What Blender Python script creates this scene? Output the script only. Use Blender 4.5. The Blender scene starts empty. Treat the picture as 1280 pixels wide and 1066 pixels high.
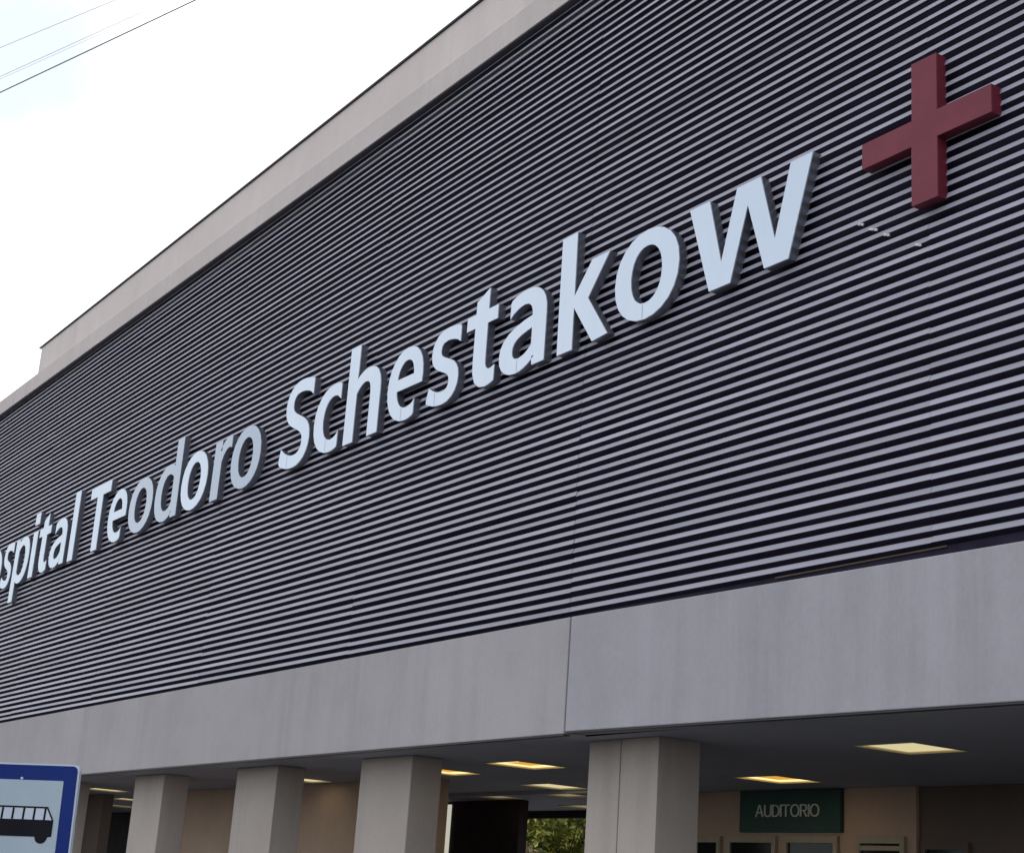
import bpy, bmesh, math, random
from mathutils import Vector, Matrix
from mathutils.geometry import tessellate_polygon
R = math.radians
random.seed(7)
scene = bpy.context.scene
col = scene.collection
CAMZ = 1.6

# ------------------------------------------------------------------ materials
def new_mat(name):
    m = bpy.data.materials.new(name); m.use_nodes = True
    nt = m.node_tree
    return m, nt, nt.nodes['Principled BSDF']

def N(nt, t, **kw):
    n = nt.nodes.new(t)
    for k, v in kw.items():
        if k in n.inputs: n.inputs[k].default_value = v
        else: setattr(n, k, v)
    return n

def plain(name, rgb, rough=.6, metal=0., var=.12, scale=6., bump=0., spec=.5, stretch=(1, 1, 1), var2=None):
    """Principled surface whose own colour wanders a little through object-space noise."""
    m, nt, b = new_mat(name)
    tc = N(nt, 'ShaderNodeTexCoord'); mp = N(nt, 'ShaderNodeMapping'); mp.inputs['Scale'].default_value = stretch
    nt.links.new(tc.outputs['Object'], mp.inputs['Vector'])
    no = N(nt, 'ShaderNodeTexNoise', Scale=scale, Detail=6., Roughness=.6)
    nt.links.new(mp.outputs['Vector'], no.inputs['Vector'])
    cr = N(nt, 'ShaderNodeValToRGB')
    lo = [c * (1 - var) for c in rgb]; hi = [min(1, c * (1 + var)) for c in (var2 or rgb)]
    cr.color_ramp.elements[0].position = .3; cr.color_ramp.elements[1].position = .7
    cr.color_ramp.elements[0].color = (*lo, 1); cr.color_ramp.elements[1].color = (*hi, 1)
    nt.links.new(no.outputs['Fac'], cr.inputs['Fac']); nt.links.new(cr.outputs['Color'], b.inputs['Base Color'])
    b.inputs['Roughness'].default_value = rough; b.inputs['Metallic'].default_value = metal
    b.inputs['Specular IOR Level'].default_value = spec
    if bump:
        bp = N(nt, 'ShaderNodeBump', Strength=bump, Distance=.01)
        n2 = N(nt, 'ShaderNodeTexNoise', Scale=scale * 12, Detail=4.)
        nt.links.new(tc.outputs['Object'], n2.inputs['Vector'])
        nt.links.new(n2.outputs['Fac'], bp.inputs['Height']); nt.links.new(bp.outputs['Normal'], b.inputs['Normal'])
    return m

def concrete(name, rgb, streak=.16, blotch=.10):
    """painted render: broad blotches, fine grain and vertical rain streaks (real dirt, fixed to the wall)"""
    m, nt, b = new_mat(name)
    tc = N(nt, 'ShaderNodeTexCoord')
    def noise(scale, stretch, detail=5.):
        mp = N(nt, 'ShaderNodeMapping'); mp.inputs['Scale'].default_value = stretch
        nt.links.new(tc.outputs['Object'], mp.inputs['Vector'])
        n = N(nt, 'ShaderNodeTexNoise', Scale=scale, Detail=detail, Roughness=.65)
        nt.links.new(mp.outputs['Vector'], n.inputs['Vector']); return n.outputs['Fac']
    def remap(s, lo, hi, a=.32, z=.68):
        r = N(nt, 'ShaderNodeMapRange'); r.inputs['From Min'].default_value = a; r.inputs['From Max'].default_value = z
        r.inputs['To Min'].default_value = lo; r.inputs['To Max'].default_value = hi
        nt.links.new(s, r.inputs['Value']); return r.outputs['Result']
    def mul(x, y):
        k = N(nt, 'ShaderNodeMath', operation='MULTIPLY'); nt.links.new(x, k.inputs[0]); nt.links.new(y, k.inputs[1]); return k.outputs[0]
    a = remap(noise(.55, (1, 1, 1)), 1 - blotch, 1 + blotch)
    c = remap(noise(3.2, (1, 1, .07)), 1 - streak, 1 + streak * .45, .3, .6)
    d = remap(noise(40., (1, 1, .6)), .96, 1.04)
    pt = remap(noise(.9, (1, 1, .5), 2.), 0., 1., .40, .62)
    one = N(nt, 'ShaderNodeMix', data_type='FLOAT'); one.inputs[2].default_value = 1.
    nt.links.new(pt, one.inputs['Factor']); nt.links.new(c, one.inputs[3]); c = one.outputs[0]
    f = mul(mul(a, c), d)
    mx = N(nt, 'ShaderNodeVectorMath', operation='SCALE'); mx.inputs[0].default_value = rgb
    nt.links.new(f, mx.inputs['Scale']); nt.links.new(mx.outputs['Vector'], b.inputs['Base Color'])
    b.inputs['Roughness'].default_value = .85; b.inputs['Specular IOR Level'].default_value = .25
    bp = N(nt, 'ShaderNodeBump', Strength=.25, Distance=.006)
    nt.links.new(noise(70., (1, 1, 1)), bp.inputs['Height']); nt.links.new(bp.outputs['Normal'], b.inputs['Normal'])
    return m

def emit(name, rgb, strength):
    m, nt, b = new_mat(name)
    b.inputs['Base Color'].default_value = (*rgb, 1)
    b.inputs['Emission Color'].default_value = (*rgb, 1); b.inputs['Emission Strength'].default_value = strength
    return m

# ------------------------------------------------------------------ mesh helpers
class MB:
    def __init__(s): s.v = []; s.f = []
    def box(s, x0, x1, y0, y1, z0, z1):
        o = len(s.v)
        s.v += [(x, y, z) for z in (z0, z1) for y in (y0, y1) for x in (x0, x1)]
        s.f += [tuple(o + i for i in q) for q in ((0, 2, 3, 1), (4, 5, 7, 6), (0, 1, 5, 4), (2, 6, 7, 3), (0, 4, 6, 2), (1, 3, 7, 5))]
        return s
    def quad(s, *p):
        o = len(s.v); s.v += [tuple(q) for q in p]; s.f.append(tuple(range(o, o + len(p)))); return s
    def hexa(s, p):      # eight corners in box order
        o = len(s.v); s.v += [tuple(q) for q in p]
        s.f += [tuple(o + i for i in q) for q in ((0, 2, 3, 1), (4, 5, 7, 6), (0, 1, 5, 4), (2, 6, 7, 3), (0, 4, 6, 2), (1, 3, 7, 5))]
        return s
    def tube(s, pts, r, n=8):
        pts = [Vector(p) for p in pts]; rings = []
        rr = r if isinstance(r, (list, tuple)) else [r] * len(pts)
        for i, p in enumerate(pts):
            t = (pts[min(i + 1, len(pts) - 1)] - pts[max(i - 1, 0)]).normalized()
            a = t.orthogonal().normalized() if abs(t.z) > .95 else t.cross(Vector((0, 0, 1))).normalized()
            b = t.cross(a); o = len(s.v)
            s.v += [tuple(p + rr[i] * (math.cos(2 * math.pi * k / n) * a + math.sin(2 * math.pi * k / n) * b)) for k in range(n)]
            rings.append(o)
        for a, b in zip(rings, rings[1:]):
            for k in range(n): s.f.append((a + k, a + (k + 1) % n, b + (k + 1) % n, b + k))
        s.f.append(tuple(rings[0] + k for k in range(n))[::-1]); s.f.append(tuple(rings[-1] + k for k in range(n)))
        return s
    def build(s, name, mat, parent=None, bevel=0., smooth=False):
        me = bpy.data.meshes.new(name); me.from_pydata(s.v, [], s.f); me.update()
        bm = bmesh.new(); bm.from_mesh(me); bmesh.ops.recalc_face_normals(bm, faces=bm.faces); bm.to_mesh(me); bm.free()
        if smooth:
            for p in me.polygons: p.use_smooth = True
        me.materials.append(mat)
        o = bpy.data.objects.new(name, me); col.objects.link(o)
        if parent: o.parent = parent
        if bevel:
            b = o.modifiers.new('bevel', 'BEVEL'); b.width = bevel; b.segments = 2; b.limit_method = 'ANGLE'
        return o

def tag(o, label=None, cat=None, group=None, kind=None):
    if label: o['label'] = label
    if cat: o['category'] = cat
    if group: o['group'] = group
    if kind: o['kind'] = kind
    return o

def thing(name, loc=(0, 0, 0), **kw):
    o = bpy.data.objects.new(name, None); o.empty_display_size = .2; col.objects.link(o); o.location = loc
    tag(o, **kw); return o

def Zc(z): return z + CAMZ      # heights below are measured from the camera's eye level

GLYPHS = {
 'o': ['424,-18 515,-6 598,29 670,86 726,164 763,263 776,380 763,497 726,596 670,675 598,733 515,768 424,780 334,768 250,733 179,675 123,596 86,497 73,380 86,263 123,164 179,86 250,29 334,-6', '424,88 362,98 309,125 265,168 232,226 212,297 204,380 212,462 232,533 265,592 309,635 362,663 424,672 486,663 540,635 584,592 618,533 638,462 646,380 638,297 618,226 584,168 540,125 486,98'],
 's': ['328,-18 425,-7 502,26 558,75 592,137 604,207 590,283 554,339 502,381 439,412 373,438 311,462 259,489 222,524 209,570 224,625 271,665 350,681 398,675 442,661 483,640 522,613 584,693 536,727 480,755 417,773 349,780 258,769 185,739 131,692 98,633 87,564 100,495 134,442 184,401 244,370 308,345 371,320 426,290 466,251 482,200 473,154 445,116 398,91 332,81 268,88 210,106 157,135 106,172 45,87 91,53 144,24 202,1 264,-13'],
 'p': ['129,-321 258,-321 258,-63 254,70 306,32 359,4 411,-12 464,-18 548,-6 626,30 694,89 747,170 782,271 794,392 785,503 759,597 716,674 657,732 582,768 492,780 426,771 363,748 304,713 249,672 246,672 234,761 129,761', '443,90 402,94 356,107 308,131 258,168 258,569 311,613 362,646 412,666 459,672 536,659 593,622 632,563 654,485 661,391 654,303 632,229 599,170 555,126 503,99'],
 'i': ['129,0 258,0 258,761 129,761', '193,917 238,928 268,958 279,1003 268,1046 238,1075 193,1085 149,1075 120,1046 109,1003 120,958 149,928'],
 't': ['367,-18 415,-14 463,-4 508,10 483,106 456,96 426,88 396,85 341,95 304,124 285,169 279,231 279,657 486,657 486,761 279,761 279,975 172,975 158,761 38,754 38,657 151,657 151,235 158,150 181,80 221,27 283,-6'],
 'a': ['304,-18 359,-13 412,3 463,27 511,57 556,91 560,91 571,0 676,0 676,468 670,557 650,633 615,695 564,741 497,770 413,780 341,774 275,758 214,735 160,708 115,681 164,592 213,622 268,648 328,667 392,674 469,657 517,614 542,553 549,482 402,460 284,429 195,388 132,337 95,273 83,197 93,122 124,62 171,18 232,-9', '340,85 287,92 245,113 216,150 206,206 214,252 238,292 281,327 346,356 435,379 549,396 549,185 495,142 444,110 393,92'],
 'l': ['263,-18 294,-17 318,-12 338,-7 319,91 293,88 275,94 262,111 258,143 258,1115 129,1115 129,151 136,79 160,26 202,-7'],
 'T': ['354,0 485,0 485,917 796,917 796,1027 43,1027 43,917 354,917'],
 'e': ['437,-18 510,-12 575,4 634,28 686,59 641,144 598,119 553,100 504,88 451,84 383,92 323,117 274,156 236,209 210,274 199,350 711,350 717,423 708,525 682,612 638,683 578,736 503,769 413,780 328,768 248,731 178,673 122,594 86,495 73,380 86,263 122,165 179,87 252,29 339,-6', '197,441 216,524 250,590 297,638 353,668 416,678 481,668 534,639 573,591 597,525 605,441'],
 'd': ['388,-18 454,-10 516,14 571,48 619,90 623,90 634,0 739,0 739,1115 611,1115 611,822 618,692 568,729 519,756 465,774 403,780 319,768 241,731 174,672 121,593 87,495 74,380 84,262 113,164 160,86 222,29 299,-6', '416,90 343,102 285,139 242,199 215,280 206,381 214,463 236,534 270,592 315,635 367,663 426,672 472,668 518,654 564,629 611,592 611,193 563,148 516,115 467,96'],
 'r': ['129,0 258,0 258,489 300,571 348,625 399,656 448,665 476,664 499,660 522,653 546,763 522,773 496,779 465,780 403,769 346,737 294,687 249,622 246,622 234,761 129,761'],
 'S': ['426,-18 526,-8 611,21 680,67 732,125 764,195 775,273 764,355 734,421 689,473 631,514 563,548 417,611 357,638 302,672 262,718 246,783 260,845 299,891 359,921 438,931 506,925 567,906 623,876 672,836 739,919 692,960 638,995 576,1022 510,1039 438,1045 350,1036 272,1010 207,968 157,914 126,848 115,773 127,692 161,627 209,577 265,538 324,510 471,445 539,413 593,377 630,329 643,262 633,206 606,160 562,125 502,103 427,95 364,101 303,118 245,145 191,180 144,223 67,133 114,90 167,53 225,23 288,0 355,-13'],
 'c': ['429,-18 496,-12 560,7 620,37 675,77 619,164 581,134 538,110 491,94 440,88 374,98 317,125 270,168 234,226 212,297 204,380 213,462 236,533 272,592 320,635 378,663 444,672 500,664 550,641 595,606 660,690 617,725 566,753 507,773 438,780 343,768 256,733 182,675 124,596 86,497 73,380 85,263 120,164 175,86 247,29 332,-6'],
 'h': ['129,0 258,0 258,552 311,602 360,639 410,661 465,668 530,656 575,620 601,557 609,465 609,0 737,0 737,482 731,571 712,645 680,703 635,746 577,771 504,780 445,774 391,755 341,728 295,693 252,653 258,810 258,1115 129,1115'],
 'k': ['129,0 255,0 255,200 398,367 620,0 759,0 472,454 725,761 583,761 261,360 255,360 255,1115 129,1115'],
 'w': ['249,0 398,0 506,408 557,629 564,629 616,410 725,0 881,0 1087,761 964,761 853,321 807,109 800,109 746,321 627,761 503,761 384,321 333,109 326,109 282,321 168,761 38,761'],
 'A': ['6,0 136,0 235,314 611,314 709,0 846,0 497,1027 353,1027', '268,416 318,574 336,632 353,689 371,746 387,804 404,862 420,922 426,922 529,574 578,416'],
 'U': ['506,-18 605,-8 694,23 768,79 825,162 861,276 874,423 874,1027 749,1027 749,420 741,311 716,226 678,165 629,125 571,102 506,95 441,102 384,125 335,165 298,226 275,311 266,420 266,1027 137,1027 137,423 150,276 186,162 243,79 317,23 405,-8'],
 'D': ['141,0 403,0 546,16 665,62 758,137 826,238 867,366 881,517 867,668 826,795 758,895 663,967 543,1012 398,1027 141,1027', '270,106 270,922 387,922 497,910 588,875 658,817 708,738 738,637 748,517 738,396 708,295 658,214 588,155 497,119 387,106'],
 'I': ['141,0 270,0 270,1027 141,1027'],
 'O': ['520,-18 642,-1 748,47 835,126 902,232 943,363 958,517 943,670 902,800 835,904 748,981 642,1029 520,1045 398,1029 291,981 204,904 138,800 96,670 81,517 96,363 138,232 204,126 291,47 398,-1', '520,95 433,109 358,148 298,210 252,294 224,397 214,517 224,637 252,738 298,820 358,881 433,918 520,931 606,918 681,881 742,820 787,738 815,637 825,517 815,397 787,294 742,210 681,148 606,109'],
 'R': ['270,539 270,922 443,922 530,916 600,896 651,862 681,810 692,739 681,667 651,611 600,571 530,547 443,539', '704,0 850,0 590,450 655,472 711,504 757,547 792,600 813,664 821,739 809,835 774,909 720,963 648,999 561,1020 462,1027 141,1027 141,0 270,0 270,436 455,436'],
}
SKY, CLOUD, EXPO = .1, 11.0, 0.56
# ------------------------------------------------------------------ palette
M_fascia = concrete('fascia_render', (.41, .376, .395), .09, .08)
M_fascia2 = concrete('fascia_render_cool', (.402, .378, .415), .13, .08)
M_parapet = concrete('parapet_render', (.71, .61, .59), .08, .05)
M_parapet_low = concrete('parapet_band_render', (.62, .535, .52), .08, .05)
M_column = concrete('column_render', (.44, .375, .35), .12, .08)
M_slat = plain('louvre_paint', (.355, .335, .41), rough=.5, var=.12, scale=.9, stretch=(.4, 1, 6), spec=.35)
nt = M_slat.node_tree; b = nt.nodes['Principled BSDF']      # each blade weathered a little differently
gi = N(nt, 'ShaderNodeNewGeometry'); mr = N(nt, 'ShaderNodeMapRange'); mr.inputs['To Min'].default_value = .86; mr.inputs['To Max'].default_value = 1.12
nt.links.new(gi.outputs['Random Per Island'], mr.inputs['Value'])
vm = N(nt, 'ShaderNodeVectorMath', operation='SCALE'); nt.links.new(b.inputs['Base Color'].links[0].from_socket, vm.inputs[0]); nt.links.new(mr.outputs['Result'], vm.inputs['Scale'])
nt.links.new(vm.outputs['Vector'], b.inputs['Base Color'])
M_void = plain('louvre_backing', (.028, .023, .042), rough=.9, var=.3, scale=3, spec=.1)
M_soffit = concrete('soffit_paint', (.38, .39, .46), .04, .10)
M_cap_shade = plain('dark_flashing_and_shade', (.06, .055, .07), rough=.5, var=.15, spec=.4)  # metal capping and joint, also the strips painted as underside shade
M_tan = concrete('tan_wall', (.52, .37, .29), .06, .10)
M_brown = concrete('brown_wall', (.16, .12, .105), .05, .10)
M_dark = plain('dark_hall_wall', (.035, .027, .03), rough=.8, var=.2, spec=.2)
M_roof = plain('roof_screed', (.3, .3, .3), rough=.9)
M_cream = plain('cream_frame_paint', (.40, .33, .25), rough=.5, var=.08)
M_glass, nt, b = new_mat('dark_door_glass')
b.inputs['Base Color'].default_value = (.012, .012, .014, 1); b.inputs['Roughness'].default_value = .12; b.inputs['Specular IOR Level'].default_value = .15
M_plank = plain('bare_timber', (.09, .06, .042), rough=.8, var=.3, scale=9, stretch=(.3, 2, 2))
M_trim = plain('lamp_trim', (.55, .5, .42), rough=.4)
M_reflector = plain('lamp_reflector', (.80, .66, .36), rough=.35, var=.04)
M_green = plain('green_sign_enamel', (.011, .060, .051), rough=.5, var=.15, scale=3)
M_signtext = plain('sign_lettering', (.72, .72, .66), rough=.6, var=.06)
M_red = plain('red_cross_paint', (.205, .040, .062), rough=.5, var=.12, scale=2.5, bump=.05, spec=.18)
M_redside = plain('red_cross_return', (.15, .020, .038), rough=.5, var=.14, scale=3, spec=.2)
M_asphalt = plain('asphalt', (.05, .05, .053), rough=.95, var=.3, scale=1.2, bump=.5, spec=.2)
M_paving = plain('pavement_concrete', (.14, .135, .13), rough=.9, var=.18, scale=1.5, bump=.3, spec=.2)
M_kerb = plain('kerb_stone', (.3, .3, .29), rough=.9, var=.2, scale=3)
M_blue = plain('sign_blue_sheet', (.010, .026, .17), rough=.6, var=.12, scale=3, spec=.15)
M_white = plain('sign_white_sheet', (.37, .435, .52), rough=.5, var=.06, scale=5)
M_rim = plain('sign_rim', (.52, .56, .68), rough=.35, var=.05)
M_black = plain('sign_black_sheet', (.010, .009, .014), rough=.7, var=.2, spec=.12)
M_pole = plain('galvanised_pole', (.35, .36, .38), rough=.4, metal=.8, var=.1)
M_cable = plain('cable_sheath', (.10, .10, .105), rough=.7)
M_bracket = plain('pale_bracket', (.75, .73, .7), rough=.4, var=.1)
M_bark = plain('bark', (.08, .055, .04), rough=.95, var=.3, scale=8, bump=.5)
M_beyond = plain('pale_render', (.6, .56, .48), rough=.9, var=.08)

def steel(name, base, rough, grain):
    """brushed sheet metal, its grain running up the letter"""
    m, nt, b = new_mat(name)
    tc = N(nt, 'ShaderNodeTexCoord'); mp = N(nt, 'ShaderNodeMapping'); mp.inputs['Scale'].default_value = (5, 5, .5)
    nt.links.new(tc.outputs['Object'], mp.inputs['Vector'])
    no = N(nt, 'ShaderNodeTexNoise', Scale=1.6, Detail=4.); nt.links.new(mp.outputs['Vector'], no.inputs['Vector'])
    mr = N(nt, 'ShaderNodeMapRange'); mr.inputs['To Min'].default_value = rough - grain; mr.inputs['To Max'].default_value = rough + grain
    nt.links.new(no.outputs['Fac'], mr.inputs['Value']); nt.links.new(mr.outputs['Result'], b.inputs['Roughness'])
    b.inputs['Base Color'].default_value = (*base, 1); b.inputs['Metallic'].default_value = .55
    return m
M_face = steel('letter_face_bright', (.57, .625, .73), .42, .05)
M_face_refl = steel('letter_face_dark_reflection', (.31, .355, .44), .28, .05)  # same steel, its darker reflections put into the base colour
M_return = steel('letter_return', (.18, .185, .22), .30, .05)

# ------------------------------------------------------------------ ground
g = MB(); g.quad((-400, -400, 0), (400, -400, 0), (400, 400, 0), (-400, 400, 0)); tag(g.build('ground', M_asphalt), kind='structure')
g = MB(); g.box(-60, 20, 3.2, 15.2, -.2, .14); tag(g.build('pavement', M_paving), kind='structure')
g = MB(); g.box(-60, 20, 3.02, 3.198, -.2, .15); tag(g.build('kerb', M_kerb, bevel=.02), kind='structure')

# ------------------------------------------------------------------ hospital building
XL, XR = -50.0, 6.0
hosp = thing('hospital_building', (-20, 8.2, 0), label='hospital block with dark louvred upper wall over a grey concrete beam and columned portico', cat='hospital')
def part(mb, name, mat, parent=hosp, **kw):
    o = mb.build(name, mat, None, **kw)
    o.parent = parent
    p = parent; off = Vector()
    while p: off += p.location; p = p.parent
    o.location = -off
    return o

# upper storey: a closed box behind the louvres
mb = MB(); mb.box(XL, XR, 8.33, 15.2, Zc(1.75), Zc(9.10)); part(mb, 'backing_wall', M_void)
mb = MB(); mb.box(XL + .1, XR - .1, 8.35, 15.1, Zc(9.10), Zc(9.30)); part(mb, 'roof', M_roof)
# louvres: box slats in runs, tiny steps where the runs meet
YL = 8.24; PITCH = .09136
seams = [XL, -46.4, -42.05, -37.7, -33.35, -29.0, -24.72, -20.38, -16.05, -11.715, -7.40, -3.06, 1.3, XR]
halves = {0: MB(), 1: MB()}
rr = random.Random(3)
for k in range(73):
    zc = 2.625 + PITCH * k
    for i in range(len(seams) - 1):
        x0, x1 = seams[i] + (0.004 if i == 9 else .0005), seams[i + 1] - (0.004 if i == 8 else .0005)
        dz = rr.uniform(-.0035, .0035) if i != 10 else dz + rr.uniform(-.001, .001); dy = rr.uniform(-.002, .002); h = .0228
        e0, e1 = dz + rr.uniform(-.0028, .0028), dz + rr.uniform(-.0028, .0028)
        
        p = [(x, YL + dy - .009 * (1 - s) + (.005 if b4 else 0), Zc(zc + (e0 if x == x0 else e1) + s * h)) for s in (-1, 1) for b4 in (0, 1) for x in (x0, x1)]
        halves[0 if x1 < -11.7 else 1].hexa(p)
for k in halves: part(halves[k], 'louvre_cladding', M_slat)
# concrete beam under the louvres: two lengths meeting at the movement joint
mb = MB(); mb.box(XL, -11.685, 8.215, 8.47, Zc(1.5), Zc(2.552)); part(mb, 'fascia_beam', M_fascia, bevel=.008)
mb = MB(); x0, x1 = -11.660, XR
zb = lambda x: 1.517 - .0112 * (x + 11.66); zt = lambda x: 2.552 - .0108 * (x + 11.66)
mb.hexa([(x, y, Zc(f(x))) for f in (zb, zt) for y in (8.213, 8.47) for x in (x0, x1)]); part(mb, 'fascia_beam', M_fascia2, bevel=.008)
mb = MB(); mb.box(-11.70, -11.645, 8.235, 8.46, Zc(1.53), Zc(2.53)); part(mb, 'joint_filler', M_cap_shade)
mb = MB(); mb.box(XL, XR, 8.26, 8.30, Zc(2.40), Zc(2.575)); part(mb, 'shadow_gap', M_void)
mb = MB(); mb.box(-9.0, -7.28, 8.245, 8.259, Zc(2.562), Zc(2.574)); part(mb, 'timber_batten', M_plank)
# parapet: lower band, taller wall set back over it, dark metal capping
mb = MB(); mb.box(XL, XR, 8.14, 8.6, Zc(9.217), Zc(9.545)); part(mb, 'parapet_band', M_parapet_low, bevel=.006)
mb = MB(); mb.box(XL, XR, 8.155, 8.33, Zc(9.208), Zc(9.2165)); part(mb, 'underside_shade', M_cap_shade)  # dark sheet added to paint the shade under the band
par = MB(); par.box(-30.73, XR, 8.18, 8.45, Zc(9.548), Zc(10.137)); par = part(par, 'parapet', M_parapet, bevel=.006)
mb = MB(); mb.box(-30.83, XR, 8.15, 8.5, Zc(10.14), Zc(10.162)); part(mb, 'coping', M_cap_shade, parent=par)
# soffit with openings for the recessed lamps
LW = .64
lamps = [(-16.75, 10.05), (-14.77, 9.90), (-16.95, 11.83), (-12.93, 11.95), (-9.43, 10.21), (-19.72, 12.68), (-18.05, 12.72), (-19.7, 14.4),
         (-28.3, 9.94), (-30.9, 11.4), (-34.1, 12.37), (-20.62, 10.05)]
holes = [(x - LW / 2, x + LW / 2, y - LW / 2, y + LW / 2) for x, y in lamps]
xs = sorted({XL, XR, *[h[0] for h in holes], *[h[1] for h in holes]}); ys = sorted({8.47, 15.0, *[h[2] for h in holes], *[h[3] for h in holes]})
mb = MB()
for a, b2 in zip(xs, xs[1:]):
    for c, d in zip(ys, ys[1:]):
        mx, my = (a + b2) / 2, (c + d) / 2
        if any(h[0] < mx < h[1] and h[2] < my < h[3] for h in holes): continue
        mb.quad((a, c, Zc(1.502)), (b2, c, Zc(1.502)), (b2, d, Zc(1.502)), (a, d, Zc(1.502)))
part(mb, 'soffit', M_soffit)
mb = MB(); mb.box(XL, -11.70, 8.228, 8.30, Zc(1.488), Zc(1.4985)); part(mb, 'underside_shade', M_cap_shade)  # dark strip added so the beam's underside looks shaded
mb = MB(); mb.hexa([(x, y, Zc(zb(x) + d)) for d in (-.012, -.0015) for y in (8.228, 8.30) for x in (x0, x1)]); part(mb, 'underside_shade', M_cap_shade)  # the same painted shade under the sloping length
mb = MB(); mb.box(-27, -15.0, 12.2, 12.27, Zc(1.45), Zc(1.5005)); part(mb, 'ceiling_beam', M_soffit)
# columns
for i, (a, b2) in enumerate(((-31.3, -30.1), (-27.95, -26.75), (-23.6, -22.43), (-19.85, -18.62), (-16.39, -15.23), (-11.967, -10.95), (-6.3, -5.2), (-1.6, -.5), (-35.2, -34.0), (-39, -37.8), (-43, -41.8))):
    mb = MB()
    if i == 5:
        mb.box(a, -11.497, 8.72, 9.19, .14, Zc(1.499)); mb.box(-11.482, b2, 8.72, 9.19, .14, Zc(1.499)); mb.box(-11.5, -11.48, 8.74, 9.17, .14, Zc(1.498))
    else: mb.box(a, b2, 8.72, 9.11, .14, Zc(1.499))
    part(mb, 'column', M_column, bevel=.01 if i != 5 else .004)
# portico walls
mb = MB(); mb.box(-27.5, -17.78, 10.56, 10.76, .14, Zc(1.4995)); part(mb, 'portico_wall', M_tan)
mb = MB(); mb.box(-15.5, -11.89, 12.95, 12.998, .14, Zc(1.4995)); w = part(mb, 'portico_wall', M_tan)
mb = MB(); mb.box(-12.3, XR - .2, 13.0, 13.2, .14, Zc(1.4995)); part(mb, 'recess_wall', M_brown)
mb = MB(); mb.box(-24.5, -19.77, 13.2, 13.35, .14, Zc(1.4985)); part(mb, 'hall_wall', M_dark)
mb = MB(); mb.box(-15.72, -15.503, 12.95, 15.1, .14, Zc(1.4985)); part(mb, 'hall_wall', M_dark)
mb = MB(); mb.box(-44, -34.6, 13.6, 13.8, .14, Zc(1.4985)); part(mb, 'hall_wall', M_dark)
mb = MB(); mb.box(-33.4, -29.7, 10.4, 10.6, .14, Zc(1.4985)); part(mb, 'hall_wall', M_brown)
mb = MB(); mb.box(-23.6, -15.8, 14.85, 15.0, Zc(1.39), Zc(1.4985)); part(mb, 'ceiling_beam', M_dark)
M_daylight = emit('daylight_glow', (.62, .60, .50), .55)  # glow stands in for daylight seen through a narrow gap
mb = MB(); mb.box(-21.86, -21.68, 13.17, 13.198, Zc(-.9), Zc(1.45)); part(mb, 'daylight_strip', M_daylight)  # self-lit panel added where the outdoors would show through

def door(x0, x1, ztop, y, mat, transom=None):
    z0 = .14; f = .06
    m = MB(); m.box(x0, x0 + f, y - .05, y - .002, z0, Zc(ztop)); m.box(x1 - f, x1, y - .05, y - .002, z0, Zc(ztop))
    m.box(x0 + f, x1 - f, y - .05, y - .002, Zc(ztop - .075), Zc(ztop))
    if transom: m.box(x0 + f, x1 - f, y - .045, y - .002, Zc(ztop - transom - .05), Zc(ztop - transom))
    m.box(x0 + f, x1 - f, y - .045, y - .002, z0, z0 + .12)
    m.box(x0 + f, x1 - f, y - .045, y - .002, 1.05, 1.12)
    d = part(m, 'door', mat)
    p = MB(); p.box(x0 + f, x1 - f, y - .02, y - .004, z0 + .121, Zc(ztop - .076))
    q = p.build('pane', M_glass); q.parent = d; q.location = (0, 0, 0)
    h = MB(); h.tube([(x0 + .1, y - .07, .95), (x0 + .1, y - .07, 1.3)], .012); q = h.build('handle', M_pole); q.parent = d
door(-15.45, -14.96, .975, 12.95, M_cream)
door(-14.84, -13.99, .978, 12.95, M_cream)
door(-13.86, -13.0, .98, 12.95, M_cream)
door(-12.72, -12.02, .982, 12.95, M_cream, transom=.10)
door(-11.83, -11.2, .93, 13.0, M_brown)

# ------------------------------------------------------------------ wall sign: one raised letter per thing
KD = 8.14 / 8.215
def parse(s): return [tuple(map(float, p.split(','))) for p in s.split()]
def area(l): return .5 * sum(a[0] * b[1] - b[0] * a[1] for a, b in zip(l, l[1:] + l[:1]))
def clean(l):
    out = []
    for p in l:
        if not out or (abs(p[0] - out[-1][0]) + abs(p[1] - out[-1][1])) > 1.5: out.append(p)
    if abs(out[0][0] - out[-1][0]) + abs(out[0][1] - out[-1][1]) <= 1.5: out.pop()
    return out
def offset(l, ox, oy, sgn):
    """push a closed outline outwards by (ox, oy), mitred"""
    n = len(l); r = []
    for i in range(n):
        p0, p1, p2 = Vector(l[i - 1]), Vector(l[i]), Vector(l[(i + 1) % n])
        d1 = (p1 - p0).normalized(); d2 = (p2 - p1).normalized()
        n1 = Vector((d1.y, -d1.x)) * sgn; n2 = Vector((d2.y, -d2.x)) * sgn
        m = (n1 + n2); k = m.length_squared
        m = m * (2 / k) if k > .3 else n1
        if m.length > 2: m = m.normalized() * 2
        r.append((p1.x + m.x * ox, p1.y + m.y * oy))
    return r
def glyph(ch, ox, oy):
    ls = [clean(parse(s)) for s in GLYPHS[ch]]
    big = max(ls, key=lambda l: abs(area(l))); s0 = 1 if area(big) > 0 else -1
    return [offset(l, ox, oy, s0) for l in ls]
def sm(a, b, z): t = min(1, max(0, (z - a) / (b - a))); return t * t * (3 - 2 * t)
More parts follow.
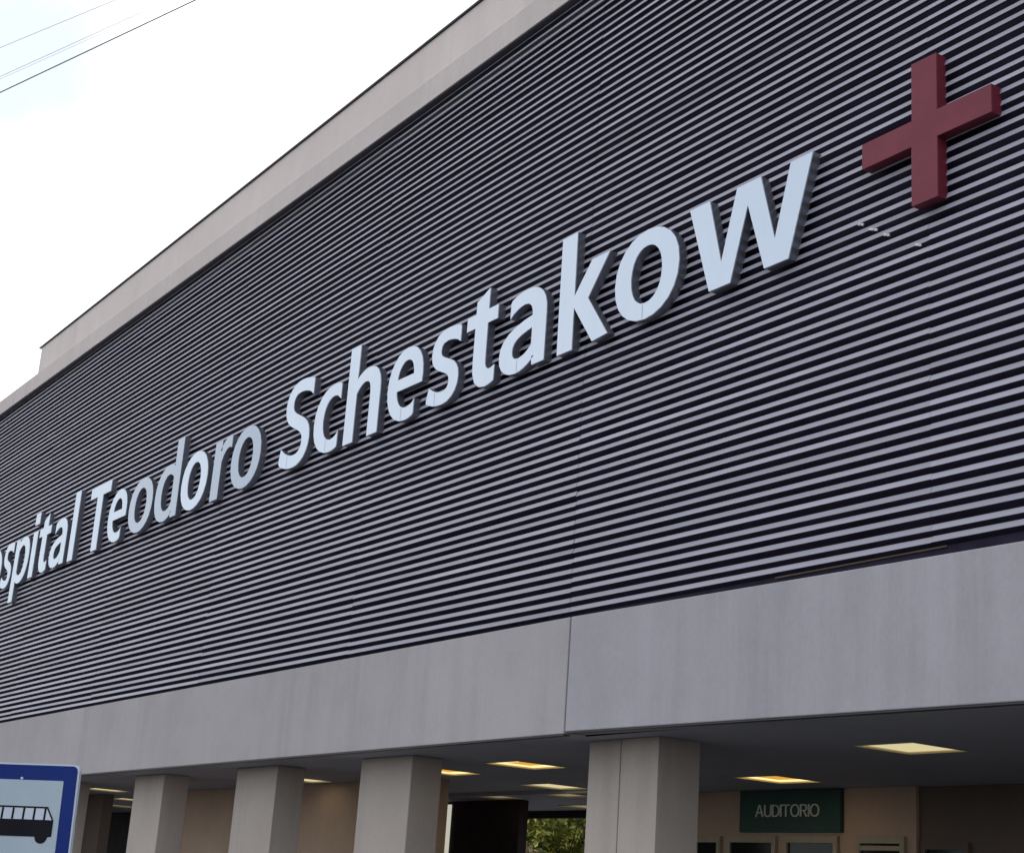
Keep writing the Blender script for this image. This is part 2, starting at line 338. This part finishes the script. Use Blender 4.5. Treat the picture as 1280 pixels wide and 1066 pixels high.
CUTS = {  # (side, fraction where the end is cut upright, zone in height, widen back to the full width)
 'c': [(1, .80, (-1, 0), (2, 3), 0)], 'r': [(1, .86, (-1, 0), (2, 3), 0)],
 'S': [(1, .80, (.58, .70), (2, 3), 1), (-1, .13, (-1, 0), (.25, .36), 1)],
 's': [(1, .79, (.60, .72), (2, 3), 1), (-1, .13, (-1, 0), (.25, .36), 1)],
 'e': [(1, .80, (-1, 0), (.28, .36), 0)], 'a': [(-1, .20, (.55, .62), (2, 3), 0)]}
def upright_ends(ch, loops):
    loops = fit_box(loops, 0, 1, 0, 1)
    for side, q, (a, b), (c, d), widen in CUTS.get(ch, ()):
        out = []
        for l in loops:
            r = []
            for x, z in l:
                w = sm(a, b, z) * (1 - sm(c, d, z))
                if w > .5: x = min(x, q) if side > 0 else max(x, q)
                if widen:
                    k = .5 / abs(q - .5) if abs(q - .5) > .01 else 1
                    if (x - .5) * side > 0: x = .5 + (x - .5) * (1 + w * (k - 1))
                r.append((x, z))
            out.append(r)
        loops = out
    return loops
def fit_box(loops, x0, x1, z0, z1):
    X = [p[0] for l in loops for p in l]; Z = [p[1] for l in loops for p in l]
    a, b, c, d = min(X), max(X), min(Z), max(Z)
    return [[(x0 + (p[0] - a) / (b - a) * (x1 - x0), z0 + (p[1] - c) / (d - c) * (z1 - z0)) for p in l] for l in loops]
def slab(loops, y0, y1, name_face, mat_face, name_side, mat_side, parent, seam=None):
    """front sheet of an outline (facing -Y at y0) and, apart from it, its return back to y1"""
    tris = tessellate_polygon([[Vector((p[0], p[1], 0)) for p in l] for l in loops])
    flat = [p for l in loops for p in l]
    def mk(name, verts, faces, mat):
        me = bpy.data.meshes.new(name); me.from_pydata(verts, [], faces); me.update()
        bm = bmesh.new(); bm.from_mesh(me); bmesh.ops.recalc_face_normals(bm, faces=bm.faces); bm.to_mesh(me); bm.free()
        me.materials.append(mat); o = bpy.data.objects.new(name, me); col.objects.link(o); o.parent = parent; return o
    n = len(flat)
    # the face sheet is 12 mm thick and stands a hair outside the return
    fv = [(p[0], y0, p[1]) for p in flat] + [(p[0], y0 + .012, p[1]) for p in flat]
    ff = [tuple(t) for t in tris] + [tuple(i + n for i in t) for t in tris]
    sv = []; sf = []; o = 0
    for l in loops:
        m = len(l)
        for i in range(m): ff.append((o + i, o + (i + 1) % m, o + (i + 1) % m + n, o + i + n))
        o += m
    a = mk(name_face, fv, ff, mat_face)
    o = 0
    for l in loops:
        m = len(l)
        sv += [(p[0], y0 + .0122, p[1]) for p in l] + [(p[0], y1, p[1]) for p in l]
        for i in range(m): sf.append((o + i, o + (i + 1) % m, o + m + (i + 1) % m, o + m + i))
        o += 2 * m
    me = bpy.data.meshes.new(name_side); me.from_pydata(sv, [], sf); me.update()
    me.materials.append(mat_side); b2 = bpy.data.objects.new(name_side, me); col.objects.link(b2); b2.parent = parent
    return a, b2

def sx_z(loops, sx):      # where the outline crosses the vertical line at sx
    out = []
    for l in loops:
        for a, b in zip(l, l[1:] + l[:1]):
            if (a[0] - sx) * (b[0] - sx) < 0: out.append(a[1] + (b[1] - a[1]) * (sx - a[0]) / (b[0] - a[0]))
    return out
XB, XH, AS = 5.205, 6.095, 6.455
rect = lambda x0, x1, z0, z1: [[(x0, z0), (x1, z0), (x1, z1), (x0, z1)]]
W_ = [[(-10.165, 6.07), (-9.895, 6.07), (-9.722, 5.44), (-9.535, 6.07), (-9.235, 6.07), (-9.05, 5.44), (-8.87, 6.07), (-8.61, 6.07), (-8.885, 5.207), (-9.175, 5.207), (-9.393, 5.86), (-9.60, 5.207), (-9.875, 5.207)]]
K_ = [[(-12.175, 5.205), (-11.92, 5.205), (-11.92, 5.64), (-11.59, 5.205), (-11.345, 5.225), (-11.69, 5.68), (-11.365, 6.07), (-11.65, 6.07), (-11.92, 5.765), (-11.925, 6.45), (-12.18, 6.45)]]
H_ = [[(-33.50, 5.21), (-33.22, 5.21), (-33.22, 5.70), (-32.72, 5.70), (-32.72, 5.21), (-32.44, 5.21), (-32.44, 6.36), (-32.72, 6.36), (-32.72, 5.89), (-33.22, 5.89), (-33.22, 6.36), (-33.50, 6.36)]]
T1_ = [(-13.95, 5.925), (-13.95, 6.085), (-13.775, 6.085), (-13.775, 6.225), (-13.525, 6.33), (-13.525, 6.085), (-13.335, 6.085), (-13.335, 5.925), (-13.525, 5.925), (-13.525, 5.52), (-13.518, 5.45), (-13.49, 5.405), (-13.44, 5.385), (-13.39, 5.39), (-13.335, 5.41), (-13.335, 5.235), (-13.41, 5.21), (-13.50, 5.20), (-13.62, 5.22), (-13.715, 5.29), (-13.765, 5.40), (-13.775, 5.52), (-13.775, 5.925)]
T_ = [[(-26.16, 6.16), (-26.16, 6.355), (-25.19, 6.355), (-25.19, 6.16), (-25.545, 6.16), (-25.545, 5.21), (-25.815, 5.21), (-25.815, 6.16)]]
BO, BS = (34, 22), 1.0     # weight added to the thin outlines
letters = [
 ('H', 0, 0, 0, 0, 'capital steel letter H that begins the hospital name'),
 ('o', -32.2, -31.2, XB, XH, 'pale steel letter o cut by the left picture edge'),
 ('s', -31.12, -30.49, XB, XH, 'pale steel letter s before the p of the first word'),
 ('p', -30.36, -29.44, 4.865, XH, 'pale steel letter p, the only letter hanging below the line'),
 ('i', -29.30, -29.03, XB, 6.43, 'pale steel letter i with its dot, the thinnest in the first word'),
 ('t', -28.93, -28.26, XB, 6.32, 'small far letter t between i and a of the first word'),
 ('a', -28.13, -27.29, XB, XH, 'letter a before the tall plain l ending the first word'),
 ('l', -27.04, -26.77, XB, AS, 'tall plain bar letter l ending the first word'),
 ('T', 0, 0, 0, 0, 'capital letter T with its flat crossbar starting the middle word'),
 ('e', -25.12, -24.29, XB, XH, 'small bright letter e right beside the capital T'),
 ('o', -24.17, -23.13, XB, XH, 'dull greyish letter o between e and d of the middle word'),
 ('d', -23.03, -22.06, XB, AS, 'letter d with a tall dull stem in the middle word'),
 ('o', -21.97, -20.98, XB, XH, 'bright letter o between d and r of the middle word'),
 ('r', -20.79, -20.20, XB, XH, 'dull steel letter r near the end of the middle word'),
 ('o', -20.14, -19.17, XB, XH, 'dull shiny letter o ending the middle word, before the capital S'),
 ('S', -18.53, -17.69, 5.2, 6.39, 'capital letter S starting the longest word'),
 ('c', -17.57, -16.88, XB, XH, 'letter c between the capital S and the h'),
 ('h', -16.71, -15.85, XB, AS, 'letter h with a tall stem between c and e'),
 ('e', -15.65, -14.85, XB, XH, 'larger nearer letter e between h and s of the longest word'),
 ('s', -14.72, -14.06, XB, XH, 'lower case s between e and t of the longest word'),
 ('t', -13.95, -13.33, XB, 6.335, 'nearer letter t with slanted top between s and a'),
 ('a', -13.25, -12.40, XB, XH, 'larger letter a between t and k of the longest word'),
 ('k', 0, 0, 0, 0, 'letter k with a tall stem and two straight arms'),
 ('o', -11.255, -10.30, XB, XH, 'largest letter o, between k and w'),
 ('w', 0, 0, 0, 0, 'wide zigzag letter w ending the sign below the red cross'),
]
dull = {10, 11, 13, 14}  # letters given the darker reflection colour
rl = random.Random(11)
for i, (ch, x0, x1, z0, z1, lab) in enumerate(letters):
    if ch == 'w': lo = W_
    elif ch == 'H': lo = H_
    elif ch == 'k': lo = K_
    elif ch == 'T': lo = T_
    elif ch == 'l': lo = rect(x0, x1, z0, z1)
    elif ch == 'i': lo = rect(x0 + .005, x1 - .005, z0, XH - .02) + rect(x0, x1, z1 - .215, z1)
    elif ch == 't': lo = [[(x0 + (p[0] + 13.95) / .615 * (x1 - x0), z0 + (p[1] - 5.2) / 1.13 * (z1 - z0)) for p in T1_]]
    else: lo = fit_box(upright_ends(ch, glyph(ch, *BO)), x0, x1, z0, z1)
    lo = [[(p[0] * KD, p[1] * KD + CAMZ) for p in l] for l in lo]
    X = [p[0] for l in lo for p in l]; Zs = [p[1] for l in lo for p in l]
    cx, cz = (min(X) + max(X)) / 2, min(Zs)
    lo = [[(p[0] - cx, p[1] - cz) for p in l] for l in lo]
    t = thing('sign_letter', (cx, 8.14, cz), label=lab, cat='sign letter', group='raised letters of the hospital name')
    slab(lo, 0, .098, 'letter_face', M_face_refl if i in dull else M_face, 'letter_return', M_return, t)
    if ch in 'Scesao' and i > 14:
        k = {'S': .30, 'c': .55, 'e': .45, 's': .28, 'a': .42, 'o': .46}[ch]
        sx = min(p[0] for l in lo for p in l) + k * (max(X) - min(X)); zz = sorted(sx_z(lo, sx))[:2]
        m = MB(); m.box(sx - .002, sx + .002, -.0012, -.0002, zz[0] + .012, zz[1] - .012); m.build('sheet_seam', M_return, t)
    t.rotation_euler = (rl.uniform(-.006, .006), 0, rl.uniform(-.006, .006))

# red cross
KX = 8.13 / 8.215
cxs = [(-8.06, 5.915), (-7.546, 5.915), (-7.546, 6.40), (-7.297, 6.395), (-7.297, 5.915), (-6.787, 5.915), (-6.787, 5.69), (-7.297, 5.695), (-7.297, 5.205), (-7.55, 5.205), (-7.55, 5.70), (-8.06, 5.70)]
lo = [[((x + 7.42) * KX, (z - 5.205) * KX) for x, z in cxs]]
t = thing('red_cross', (-7.42 * KX, 8.13, Zc(5.205 * KX)), label='dark red box cross mounted on the louvres beside the letter w', cat='cross')
slab(lo, 0, .108, 'cross_face', M_red, 'cross_return', M_redside, t)

# stray fixings left on the louvres
for i, (x, z, s, lab) in enumerate(((-8.085, 5.245, .03, 'upper left tiny pale clip under the red cross'), (-7.955, 5.158, .045, 'middle and widest tiny pale clip under the red cross'), (-7.815, 5.067, .03, 'lower right of three tiny pale clips under the red cross'), (-7.50, 4.882, .03, 'lone dull clip on the louvres straight below the red cross'))):
    m = MB(); m.box(-s, s, -.012, .0, -.009, .009); m.box(-s * .3, s * .3, -.02, -.0122, -.006, .006)
    o = m.build('wall_clip', M_bracket); o.location = (x, 8.236, Zc(z)); o.rotation_euler = (0, .35, 0)
    tag(o, lab, 'clip', 'pale clips left on the louvres')

# ------------------------------------------------------------------ recessed ceiling lamps
M_amber = emit('lamp_panel_amber', (.80, .40, .06), .62)
M_glow = emit('lamp_border_glow', (.95, .76, .34), .95)
M_dim = emit('lamp_panel_dim', (.62, .52, .30), .22)
M_pale = emit('lamp_panel_pale', (.80, .70, .40), .55)
lamp_labels = ['square amber ceiling lamp half hidden behind the third column', 'largest amber ceiling lamp left of the jointed column', 'lamp behind the amber one, touching the jointed column', 'amber ceiling lamp above the green room sign',
  'pale yellow ceiling lamp farthest right, nearest the beam', 'dim lamp deep in the dark passage over the black wall', 'dim lamp in the passage just behind a brighter one', 'faint lamp deepest in the passage above the tree',
  'bright lamp strip just right of the bus sign', 'lamp peeping out beside the first column left edge', 'faint lamp over the black doorway beyond the bus sign', 'tiny lamp sliver right of the second column']
for i, (x, y) in enumerate(lamps):
    pale = i in (4, 2, 6, 5, 7, 8, 9, 10, 11)
    t = thing('ceiling_lamp', (x, y, Zc(1.5)), label=lamp_labels[i], cat='ceiling lamp', group='recessed lamps in the portico ceiling')
    h = LW / 2; d = .02
    m = MB()
    for a in ((-h, -h + .004, -h, h), (h - .004, h, -h, h), (-h + .004, h - .004, -h, -h + .004), (-h + .004, h - .004, h - .004, h)): m.box(*a, .001, d + .002)
    m.build('reflector', M_reflector, t)
    if not pale:
        m = MB(); g = h - .004; q = h - .15
        for a in ((-g, -q, -g, g), (q, g, -g, g), (-q, q, -g, -q), (-q, q, q, g)): m.box(*a, d - .009, d)
        m.build('glowing_border', M_glow, t); g = q - .0005
    else: g = h - .004
    m = MB(); m.box(-g, g, -g, g, d - .008, d); m.build('diffuser', (M_dim if i in (5, 6, 7, 10) else M_pale) if pale else M_amber, t)
    m = MB(); f = .02
    for a in ((-h - f, -h, -h - f, h + f), (h, h + f, -h - f, h + f), (-h, h, -h - f, -h), (-h, h, h, h + f)): m.box(*a, -.008, .0)
    m.build('trim', M_trim, t)

# ------------------------------------------------------------------ room sign
def text_loops(s, x0, x1, z0, z1):
    X = 0; out = []; sp = 14
    for ch in s:
        ls = [clean(parse(q)) for q in GLYPHS[ch]]; a = min(p[0] for l in ls for p in l); b = max(p[0] for l in ls for p in l)
        out.append([[(p[0] - a + X, p[1]) for p in l] for l in ls]); X += b - a + sp * 4
    X -= sp * 4; H = max(p[1] for g in out for l in g for p in l)
    return [[[(x0 + p[0] / X * (x1 - x0), z0 + p[1] / H * (z1 - z0)) for p in l] for l in g] for g in out]
t = thing('room_sign', (-13.77, 12.94, Zc(1.02)), label='dark green sign board reading AUDITORIO on the tan wall over the doors', cat='sign')
m = MB(); m.box(-.83, .83, -.05, .008, 0, .475); m.build('sign_board', M_green, t, bevel=.004)
bmv = []; bmf = []
for gl in text_loops('AUDITORIO', -.55, .51, .172, .312):
    fl = [p for l in gl for p in l]; n = len(bmv)
    tr = tessellate_polygon([[Vector((p[0], p[1], 0)) for p in l] for l in gl])
    k = len(fl); bmv += [(p[0], -.058, p[1]) for p in fl] + [(p[0], -.0504, p[1]) for p in fl]
    bmf += [tuple(n + i for i in q) for q in tr]
    o = n
    for l in gl:
        q = len(l)
        for i in range(q): bmf.append((o + i, o + (i + 1) % q, o + (i + 1) % q + k, o + i + k))
        o += q
mm = MB(); mm.v = bmv; mm.f = bmf; mm.build('lettering', M_signtext, t)

# ------------------------------------------------------------------ bus stop sign
SW, SH = .5, .72
fx = Vector((-.9493, .3146, 0)).normalized()
th = R(50); hdir = Vector((math.cos(th), math.sin(th), 0)); nrm = Vector((math.sin(th), -math.cos(th), 0))
corner = Vector((-5.588, 1.856, CAMZ + .372))
t = thing('bus_stop_sign', (0, 0, 0), label='blue bordered bus stop sign with a black bus pictogram in front of the portico', cat='road sign')
rot = Matrix.Rotation(R(1.5), 4, nrm)
def S(u, v, w=0):     # u left of the right edge, v below the top edge, w towards the viewer
    return rot @ (hdir * (-u) - Vector((0, 0, 1)) * v + nrm * w)
Mx = Matrix((hdir, -nrm, Vector((0, 0, 1)))).transposed().to_4x4()
t.matrix_world = Matrix.Translation(corner) @ rot @ Mx
# local axes: x right, y towards the viewer, z up; origin the top right corner
def rrect(x0, x1, z0, z1, r, n=5):
    P = []
    for cx, cz, a0 in ((x1 - r, z1 - r, 0), (x0 + r, z1 - r, 90), (x0 + r, z0 + r, 180), (x1 - r, z0 + r, 270)):
        for k in range(n + 1):
            a = R(a0 + 90 * k / n); P.append((cx + r * math.cos(a), cz + r * math.sin(a)))
    return P
def plate(P, y0, y1, name, mat, parent):
    m = MB(); n = len(P); m.v = [(p[0], -y0, p[1]) for p in P] + [(p[0], -y1, p[1]) for p in P]
    m.f = [tuple(range(n)), tuple(range(2 * n - 1, n - 1, -1))] + [(i, (i + 1) % n, (i + 1) % n + n, i + n) for i in range(n)]
    return m.build(name, mat, parent)
plate(rrect(-SW, 0, -SH, 0, .022), -.02, 0, 'sign_rim', M_rim, t)
plate(rrect(-SW + .006, -.006, -SH + .006, -.006, .018), .0004, .002, 'sign_plate', M_blue, t)
pan = plate(rrect(-SW + .0524, -.0524, -.47, -.058, .004), .0024, .004, 'white_panel', M_white, t)
# pictogram: body with wheels, roof rail, pillars
m = MB()
def pic(P):
    n = len(P); o = len(m.v); m.v += [(p[0], -.0044, p[1]) for p in P] + [(p[0], -.0056, p[1]) for p in P]
    m.f.append(tuple(range(o, o + n))); m.f.append(tuple(range(o + 2 * n - 1, o + n - 1, -1)))
    for i in range(n): m.f.append((o + i, o + (i + 1) % n, o + (i + 1) % n + n, o + i + n))
F0, Bk = -.0716, -.43
body = [(F0, -.193), (F0 - .001, -.249), (F0 - .014, -.2505)]
for wx in (-.110, -.355):
    body += [(wx + .0225 * math.cos(R(a)), -.2515 + .0220 * math.sin(R(a))) for a in range(0, -181, -20)]
    body += [(wx - .0225 - .004, -.2505)] if wx > -.2 else []
body += [(Bk, -.2505), (Bk, -.194)]
pic(body)
pic([(F0 - .0245, -.148), (F0 - .0225, -.1535), (Bk, -.1535), (Bk, -.148)])
pic([(F0 - .0222, -.154), (F0 - .0005, -.1925), (F0 - .0062, -.1925), (F0 - .028, -.154)])
x = -.103
while x > Bk + .01:
    pic([(x + .002, -.154), (x - .005, -.154), (x - .007, -.1925), (x, -.1925)]); x -= .039
pic([(Bk + .006, -.154), (Bk, -.154), (Bk, -.1925), (Bk + .006, -.1925)])
m.build('bus_pictogram', M_black, t)
plate([(F0 - .004, -.1925), (F0 - .026, -.154), (Bk, -.154), (Bk, -.1925)], .00405, .00435, 'bus_windows', M_rim, t)
for bx in (-.2066, ):
    for bz in (-.0525, -.66):
        mb = MB(); mb.tube([(bx, -.0022, bz), (bx, -.0055, bz)], .0045, 10); mb.build('bolt', M_rim, t)
mb = MB(); mb.tube([(-.25, .05, -.02), (-.25, .05, -1.99)], .028, 14); mb.build('pole', M_pole, t)
for bz in (-.1, -.6):
    mb = MB(); mb.box(-.33, -.17, .0205, .03, bz - .015, bz + .015); mb.build('bracket', M_pole, t)

# ------------------------------------------------------------------ overhead cables
def onZ(p, q): return p, q
def cable(p, q, r, lab):
    p, q = Vector(p), Vector(q); d = (q - p)
    a, b2 = p - d * 2.2, q + d * 2.2
    pts = []
    for i in range(41):
        s = i / 40; v = a.lerp(b2, s); pts.append(v)
    m = MB(); m.tube(pts, r, 6); tag(m.build('overhead_cable', M_cable), lab, 'cable', 'overhead cables crossing the sky')
cable((-16.06, 3.39, Zc(8)), (-12.909, 4.336, Zc(8)), .0060, 'darkest overhead cable, lowest of the group in the sky')
cable((-15.09, 3.107, Zc(8)), (-13.415, 3.729, Zc(8)), .0020, 'faint overhead cable nearest the top left corner')
cable((-15.701, 3.286, Zc(8)), (-13.075, 4.136, Zc(8)), .0020, 'upper of the two faint close cables over the darkest cable')
cable((-15.74, 3.298, Zc(7.99)), (-13.11, 4.147, Zc(7.985)), .0013, 'thinnest cable, a hair under another faint cable')

# ------------------------------------------------------------------ greenery behind the passage
def leaf_mat(name, c1, c2, c3):
    m, nt, b = new_mat(name)
    gi = N(nt, 'ShaderNodeNewGeometry'); cr = N(nt, 'ShaderNodeValToRGB')
    cr.color_ramp.elements[0].color = (*c1, 1); cr.color_ramp.elements[1].color = (*c3, 1)
    e = cr.color_ramp.elements.new(.5); e.color = (*c2, 1)
    nt.links.new(gi.outputs['Random Per Island'], cr.inputs['Fac']); nt.links.new(cr.outputs['Color'], b.inputs['Base Color'])
    b.inputs['Roughness'].default_value = .55
    tr = N(nt, 'ShaderNodeBsdfTranslucent'); nt.links.new(cr.outputs['Color'], tr.inputs['Color'])
    mx = N(nt, 'ShaderNodeMixShader', Fac=.5); out = nt.nodes['Material Output']
    nt.links.new(b.outputs[0], mx.inputs[1]); nt.links.new(tr.outputs[0], mx.inputs[2]); nt.links.new(mx.outputs[0], out.inputs['Surface'])
    return m
M_leafA = leaf_mat('leaves_yellow_green', (.10, .13, .02), (.22, .25, .045), (.42, .40, .12))
M_leafB = leaf_mat('leaves_brownish', (.10, .11, .035), (.20, .14, .07), (.40, .26, .18))
def tree(loc, h, rx, rz, nl, size, mat, lab, seed):
    r = random.Random(seed)
    t = thing('garden_tree', loc, label=lab, cat='tree')
    m = MB(); m.tube([(0, 0, -.1), (.08, .05, h * .2), (.02, -.06, h * .33), (.1, 0, h * .44)], [q * min(1, rx / 2.2) for q in (.16, .11, .06, .02)], 9)
    cl = []
    for k in range(44):
        a = r.uniform(0, 6.283); e = r.uniform(-.8, 1); q = math.sqrt(max(0, 1 - e * e)) * r.uniform(.45, 1)
        c = Vector((rx * q * math.cos(a), rx * q * math.sin(a), h * .55 + rz * e)); cl.append((c, r.uniform(.5, 1.0) * rx * .42))
        if k % 6 == 0: m.tube([(0, 0, h * .25 + .1 * (k % 4)), tuple(c * .5 + Vector((0, 0, h * .2))), tuple(c)], [.022, .012, .005], 5)
    m.build('trunk', M_bark, t, smooth=True)
    c_ = MB()
    for i in range(nl):
        c, rad = r.choice(cl)
        v = Vector((r.gauss(0, 1), r.gauss(0, 1), r.gauss(0, .8))).normalized() * rad * r.uniform(.3, 1) ** .5
        p = c + v; s = size * r.uniform(.6, 1.3)
        a = Vector((r.gauss(0, 1), r.gauss(0, 1), r.gauss(0, .6))).normalized(); b = a.orthogonal().normalized()
        b = Matrix.Rotation(r.uniform(0, 6.28), 3, a) @ b
        c_.quad(p - a * s, p + b * s * .45, p + a * s, p - b * s * .45)
    c_.build('crown', mat, t)
tree((-32.8, 23.0, 0), 5.6, 2.6, 2.3, 17000, .11, M_leafA, 'yellow green leafy tree seen through the dark passage', 1)
tree((-29.55, 20.0, 0), 3.9, .45, .7, 700, .06, M_leafB, 'reddish brown leaved shrub at the left of the passage opening', 2)
tree((-36.0, 26.4, 0), 5.8, 2.3, 2.3, 15000, .13, M_leafA, 'pale green tree filling the right side of the passage opening', 6)
tree((-38.5, 28.5, 0), 6.6, 3.8, 3.4, 20000, .18, M_leafA, 'darker green tree behind the yellow green one in the passage', 4)

# ------------------------------------------------------------------ sky and sun
SUN_EL, SUN_AZ = R(35), R(52)          # the sun stands behind the building, so this wall is in shade
w = bpy.data.worlds.new("World"); scene.world = w; w.use_nodes = True; nt = w.node_tree
bg = nt.nodes['Background']; bg.inputs['Strength'].default_value = SKY
sk = N(nt, 'ShaderNodeTexSky', sky_type='NISHITA', sun_disc=False); sk.sun_elevation = SUN_EL; sk.sun_rotation = SUN_AZ
sk.air_density = 1.0; sk.dust_density = .4; sk.ozone_density = 1.0
tc = N(nt, 'ShaderNodeTexCoord')
mp = N(nt, 'ShaderNodeMapping'); mp.inputs['Scale'].default_value = (1, 1, 2.2); mp.inputs['Location'].default_value = (.3, .1, 0)
nt.links.new(tc.outputs['Generated'], mp.inputs['Vector'])
no = N(nt, 'ShaderNodeTexNoise', Scale=3.1, Detail=8., Roughness=.55); nt.links.new(mp.outputs['Vector'], no.inputs['Vector'])
cl = N(nt, 'ShaderNodeMapRange'); cl.interpolation_type = 'SMOOTHSTEP'
cl.inputs['From Min'].default_value = .36; cl.inputs['From Max'].default_value = .58; nt.links.new(no.outputs['Fac'], cl.inputs['Value'])
# clouds gather on the sun's side, with one blue break
def dotdir(d):
    k = N(nt, 'ShaderNodeVectorMath', operation='DOT_PRODUCT'); k.inputs[1].default_value = Vector(d).normalized()
    nm = N(nt, 'ShaderNodeVectorMath', operation='NORMALIZE'); nt.links.new(tc.outputs['Generated'], nm.inputs[0]); nt.links.new(nm.outputs['Vector'], k.inputs[0]); return k.outputs['Value']
side = N(nt, 'ShaderNodeMapRange'); side.interpolation_type = 'SMOOTHSTEP'
side.inputs['From Min'].default_value = .55; side.inputs['From Max'].default_value = .85; nt.links.new(dotdir((-.80, .36, .47)), side.inputs['Value'])
mxa = N(nt, 'ShaderNodeMath', operation='MAXIMUM'); nt.links.new(cl.outputs['Result'], mxa.inputs[0]); nt.links.new(side.outputs['Result'], mxa.inputs[1])
gap = N(nt, 'ShaderNodeMapRange'); gap.interpolation_type = 'SMOOTHSTEP'
n2 = N(nt, 'ShaderNodeTexNoise', Scale=14., Detail=5.); nt.links.new(tc.outputs['Generated'], n2.inputs['Vector'])
ns = N(nt, 'ShaderNodeMath', operation='MULTIPLY_ADD'); ns.inputs[1].default_value = .006; nt.links.new(n2.outputs['Fac'], ns.inputs[0]); nt.links.new(dotdir((-.866, .177, .472)), ns.inputs[2])
gap.inputs['From Min'].default_value = .9994; gap.inputs['From Max'].default_value = 1.0028
gap.inputs['To Min'].default_value = 1.; gap.inputs['To Max'].default_value = .53
nt.links.new(ns.outputs[0], gap.inputs['Value'])
mul = N(nt, 'ShaderNodeMath', operation='MULTIPLY'); nt.links.new(mxa.outputs[0], mul.inputs[0]); nt.links.new(gap.outputs['Result'], mul.inputs[1])
mix = N(nt, 'ShaderNodeMix', data_type='RGBA'); nt.links.new(mul.outputs[0], mix.inputs['Factor'])
tint = N(nt, 'ShaderNodeVectorMath', operation='MULTIPLY'); tint.inputs[1].default_value = (.84, 1.19, 1.09); nt.links.new(sk.outputs['Color'], tint.inputs[0])
nt.links.new(tint.outputs['Vector'], mix.inputs[6]); mix.inputs[7].default_value = (CLOUD * .98, CLOUD * .985, CLOUD * 1.0, 1)
nt.links.new(mix.outputs[2], bg.inputs['Color'])

sd = bpy.data.lights.new('sun', 'SUN'); sd.energy = 2.5; sd.angle = R(.5); sd.color = (1, .95, .87)
so = bpy.data.objects.new('sun', sd); col.objects.link(so)
sdir = Vector((math.sin(SUN_AZ) * math.cos(SUN_EL), math.cos(SUN_AZ) * math.cos(SUN_EL), math.sin(SUN_EL)))
so.rotation_euler = sdir.to_track_quat('Z', 'Y').to_euler(); so.location = (-20, 30, 40)

# ------------------------------------------------------------------ camera
yaw, pitch, roll = 1.00362378, .29419054, .07098478
cy, sy, cp, sp, cr_, sr = math.cos(yaw), math.sin(yaw), math.cos(pitch), math.sin(pitch), math.cos(roll), math.sin(roll)
f = Vector((-sy * cp, cy * cp, sp)); r0 = Vector((cy, sy, 0)); u0 = r0.cross(f)
rt = cr_ * r0 + sr * u0; up = -sr * r0 + cr_ * u0
cd = bpy.data.cameras.new('camera'); cam = bpy.data.objects.new('camera', cd); col.objects.link(cam)
cam.matrix_world = Matrix(((rt.x, up.x, -f.x, 0), (rt.y, up.y, -f.y, 0), (rt.z, up.z, -f.z, CAMZ), (0, 0, 0, 1)))
cd.sensor_width = 36; cd.lens = 36 * 1971.5 / 1280; cd.clip_start = .05; cd.clip_end = 1500
scene.camera = cam

vs = scene.view_settings; vs.view_transform = 'Standard'; vs.look = 'None'; vs.gamma = 1; vs.exposure = EXPO
vs.use_curve_mapping = False
scene.cycles.max_bounces = 8; scene.cycles.sample_clamp_indirect = 6
